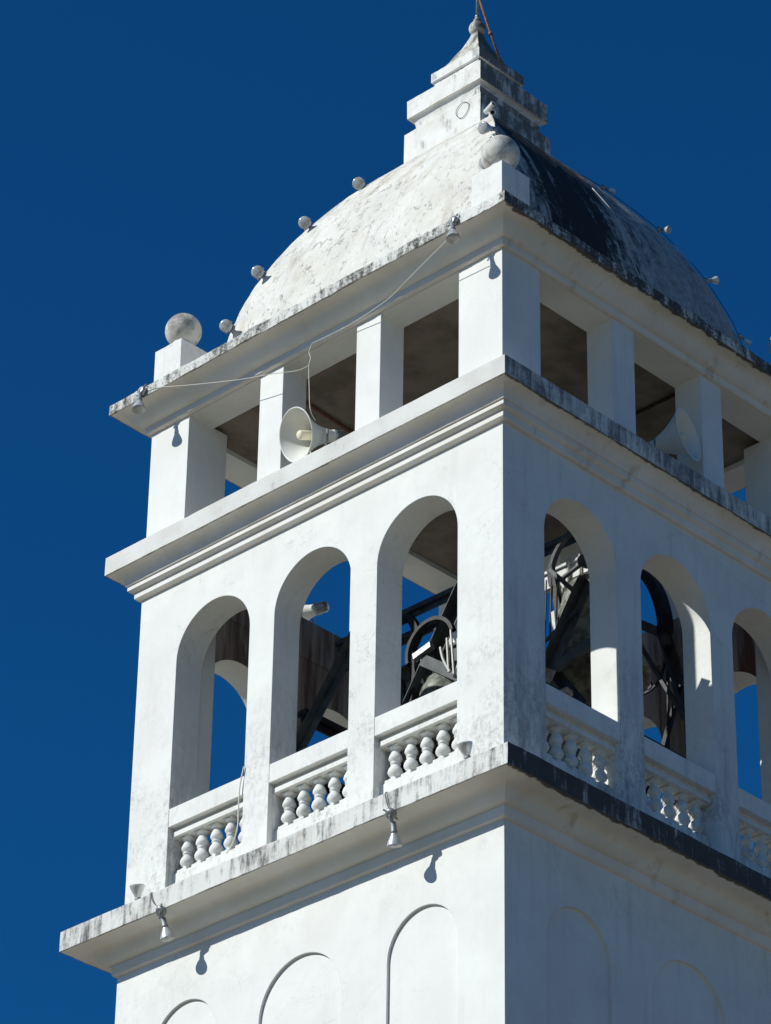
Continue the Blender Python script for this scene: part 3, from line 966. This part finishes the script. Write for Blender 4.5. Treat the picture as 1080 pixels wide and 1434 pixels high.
def bell(cx, cy, ztop, R_, H, label, wheel_c, wheel_r, pale):
    root = empty('bell', (cx, cy, ztop-H), label, 'bell', 'bells in the belfry')
    inv = Matrix.Translation((-cx, -cy, -(ztop-H)))

    def part(name, bm_, mat):
        o = build(name, bm_, mat, root, weld=False); o.matrix_parent_inverse = inv; return o
    zb = ztop - H
    pr = [(R_, 0.0), (R_*1.0, 0.03), (R_*0.95, 0.08), (R_*0.86, 0.18*H), (R_*0.77, 0.34*H), (R_*0.71, 0.48*H), (R_*0.68, 0.60*H), (R_*0.69, 0.61*H), (R_*0.69, 0.64*H), (R_*0.66, 0.655*H), (R_*0.655, 0.70*H), (R_*0.63, 0.715*H), (R_*0.62, 0.77*H), (R_*0.58, 0.83*H), (R_*0.50, 0.89*H), (R_*0.48, 0.90*H), (R_*0.47, 0.935*H), (R_*0.40, 0.96*H), (R_*0.2, H), (0, H)]
    ins = [(R_*0.93, 0.0), (R_*0.74, 0.25*H), (R_*0.55, 0.6*H), (R_*0.48, 0.78*H), (0, 0.80*H)]
    b_ = bmesh.new(); lathe(b_, ins[::-1] + pr, (cx, cy, zb), seg=48, cap0=False, cap1=False)
    part('bell_shell', b_, MT['bronze'])
    b_ = bmesh.new()
    lathe(b_, [(0.0, 0.8*H), (0.02, 0.8*H), (0.02, 0.12), (0.06, 0.08), (0.07, 0.02), (0.03, -0.06), (0.0, -0.08)], (cx, cy, zb), seg=16)
    part('clapper', b_, MT['black'])
    b_ = bmesh.new()
    box(b_, cx-0.72, cx+0.62, cy-0.09, cy+0.09, ztop+0.10, ztop+0.30)
    box(b_, cx-0.76, cx+0.66, cy-0.12, cy+0.12, ztop+0.302, ztop+0.34)
    part('headstock', b_, MT['pale'] if pale else MT['steel'])
    b_ = bmesh.new()
    for k in (-1, 1):
        tube(b_, smooth_path([(cx+k*0.30, cy-0.13, ztop+0.36), (cx+k*0.31, cy-0.13, ztop+0.02), (cx+k*R_*0.45, cy-0.10, ztop-0.10*H), (cx+k*R_*0.62, cy-0.02, ztop-0.24*H)], 5), 0.022, 8)
        tube(b_, [(cx+k*0.12, cy-0.12, ztop-0.05), (cx+k*0.12, cy-0.12, ztop+0.40)], 0.016, 8)
    part('bell_strap', b_, MT['pale'])
    wx, wy, wz = wheel_c
    b_ = bmesh.new()
    prev = None
    for k in range(30):
        t0, t1 = R(15 + 6*k), R(15 + 6*(k+1))
        q0 = [Vector((wx + rr*math.cos(t0), wy + dy, wz + rr*math.sin(t0))) for rr in (wheel_r, wheel_r-0.05) for dy in (-0.035, 0.035)]
        q1 = [Vector((wx + rr*math.cos(t1), wy + dy, wz + rr*math.sin(t1))) for rr in (wheel_r, wheel_r-0.05) for dy in (-0.035, 0.035)]
        a = [b_.verts.new(v) for v in q0]; c = [b_.verts.new(v) for v in q1]
        for i, j in ((0, 1), (1, 3), (3, 2), (2, 0)): b_.faces.new((a[i], a[j], c[j], c[i]))
    for t in ((R(15), R(195)) if pale else ()):
        bar(b_, (wx, wy, wz), (wx + (wheel_r-0.04)*math.cos(t), wy, wz + (wheel_r-0.04)*math.sin(t)), 0.03, 0.05)
    if pale: lathe(b_, [(0.07, -0.06), (0.07, 0.06)], (wx, wy, wz), (0, 1, 0), 16)
    part('bell_wheel', b_, MT['steel'] if pale else MT['black'])
    return root


bell(1.72, 0.05, 4.25, 0.66, 1.35, 'large grey green bell under a pale headstock seen through the shaded arch', (1.80, -0.22, 4.36), 0.56, True)
bell(-0.55, -0.1, 3.72, 0.55, 1.15, 'smaller bell behind the dark diagonal leg in the sunlit arch beside the corner', (-0.53, -0.42, 3.98), 0.41, False)
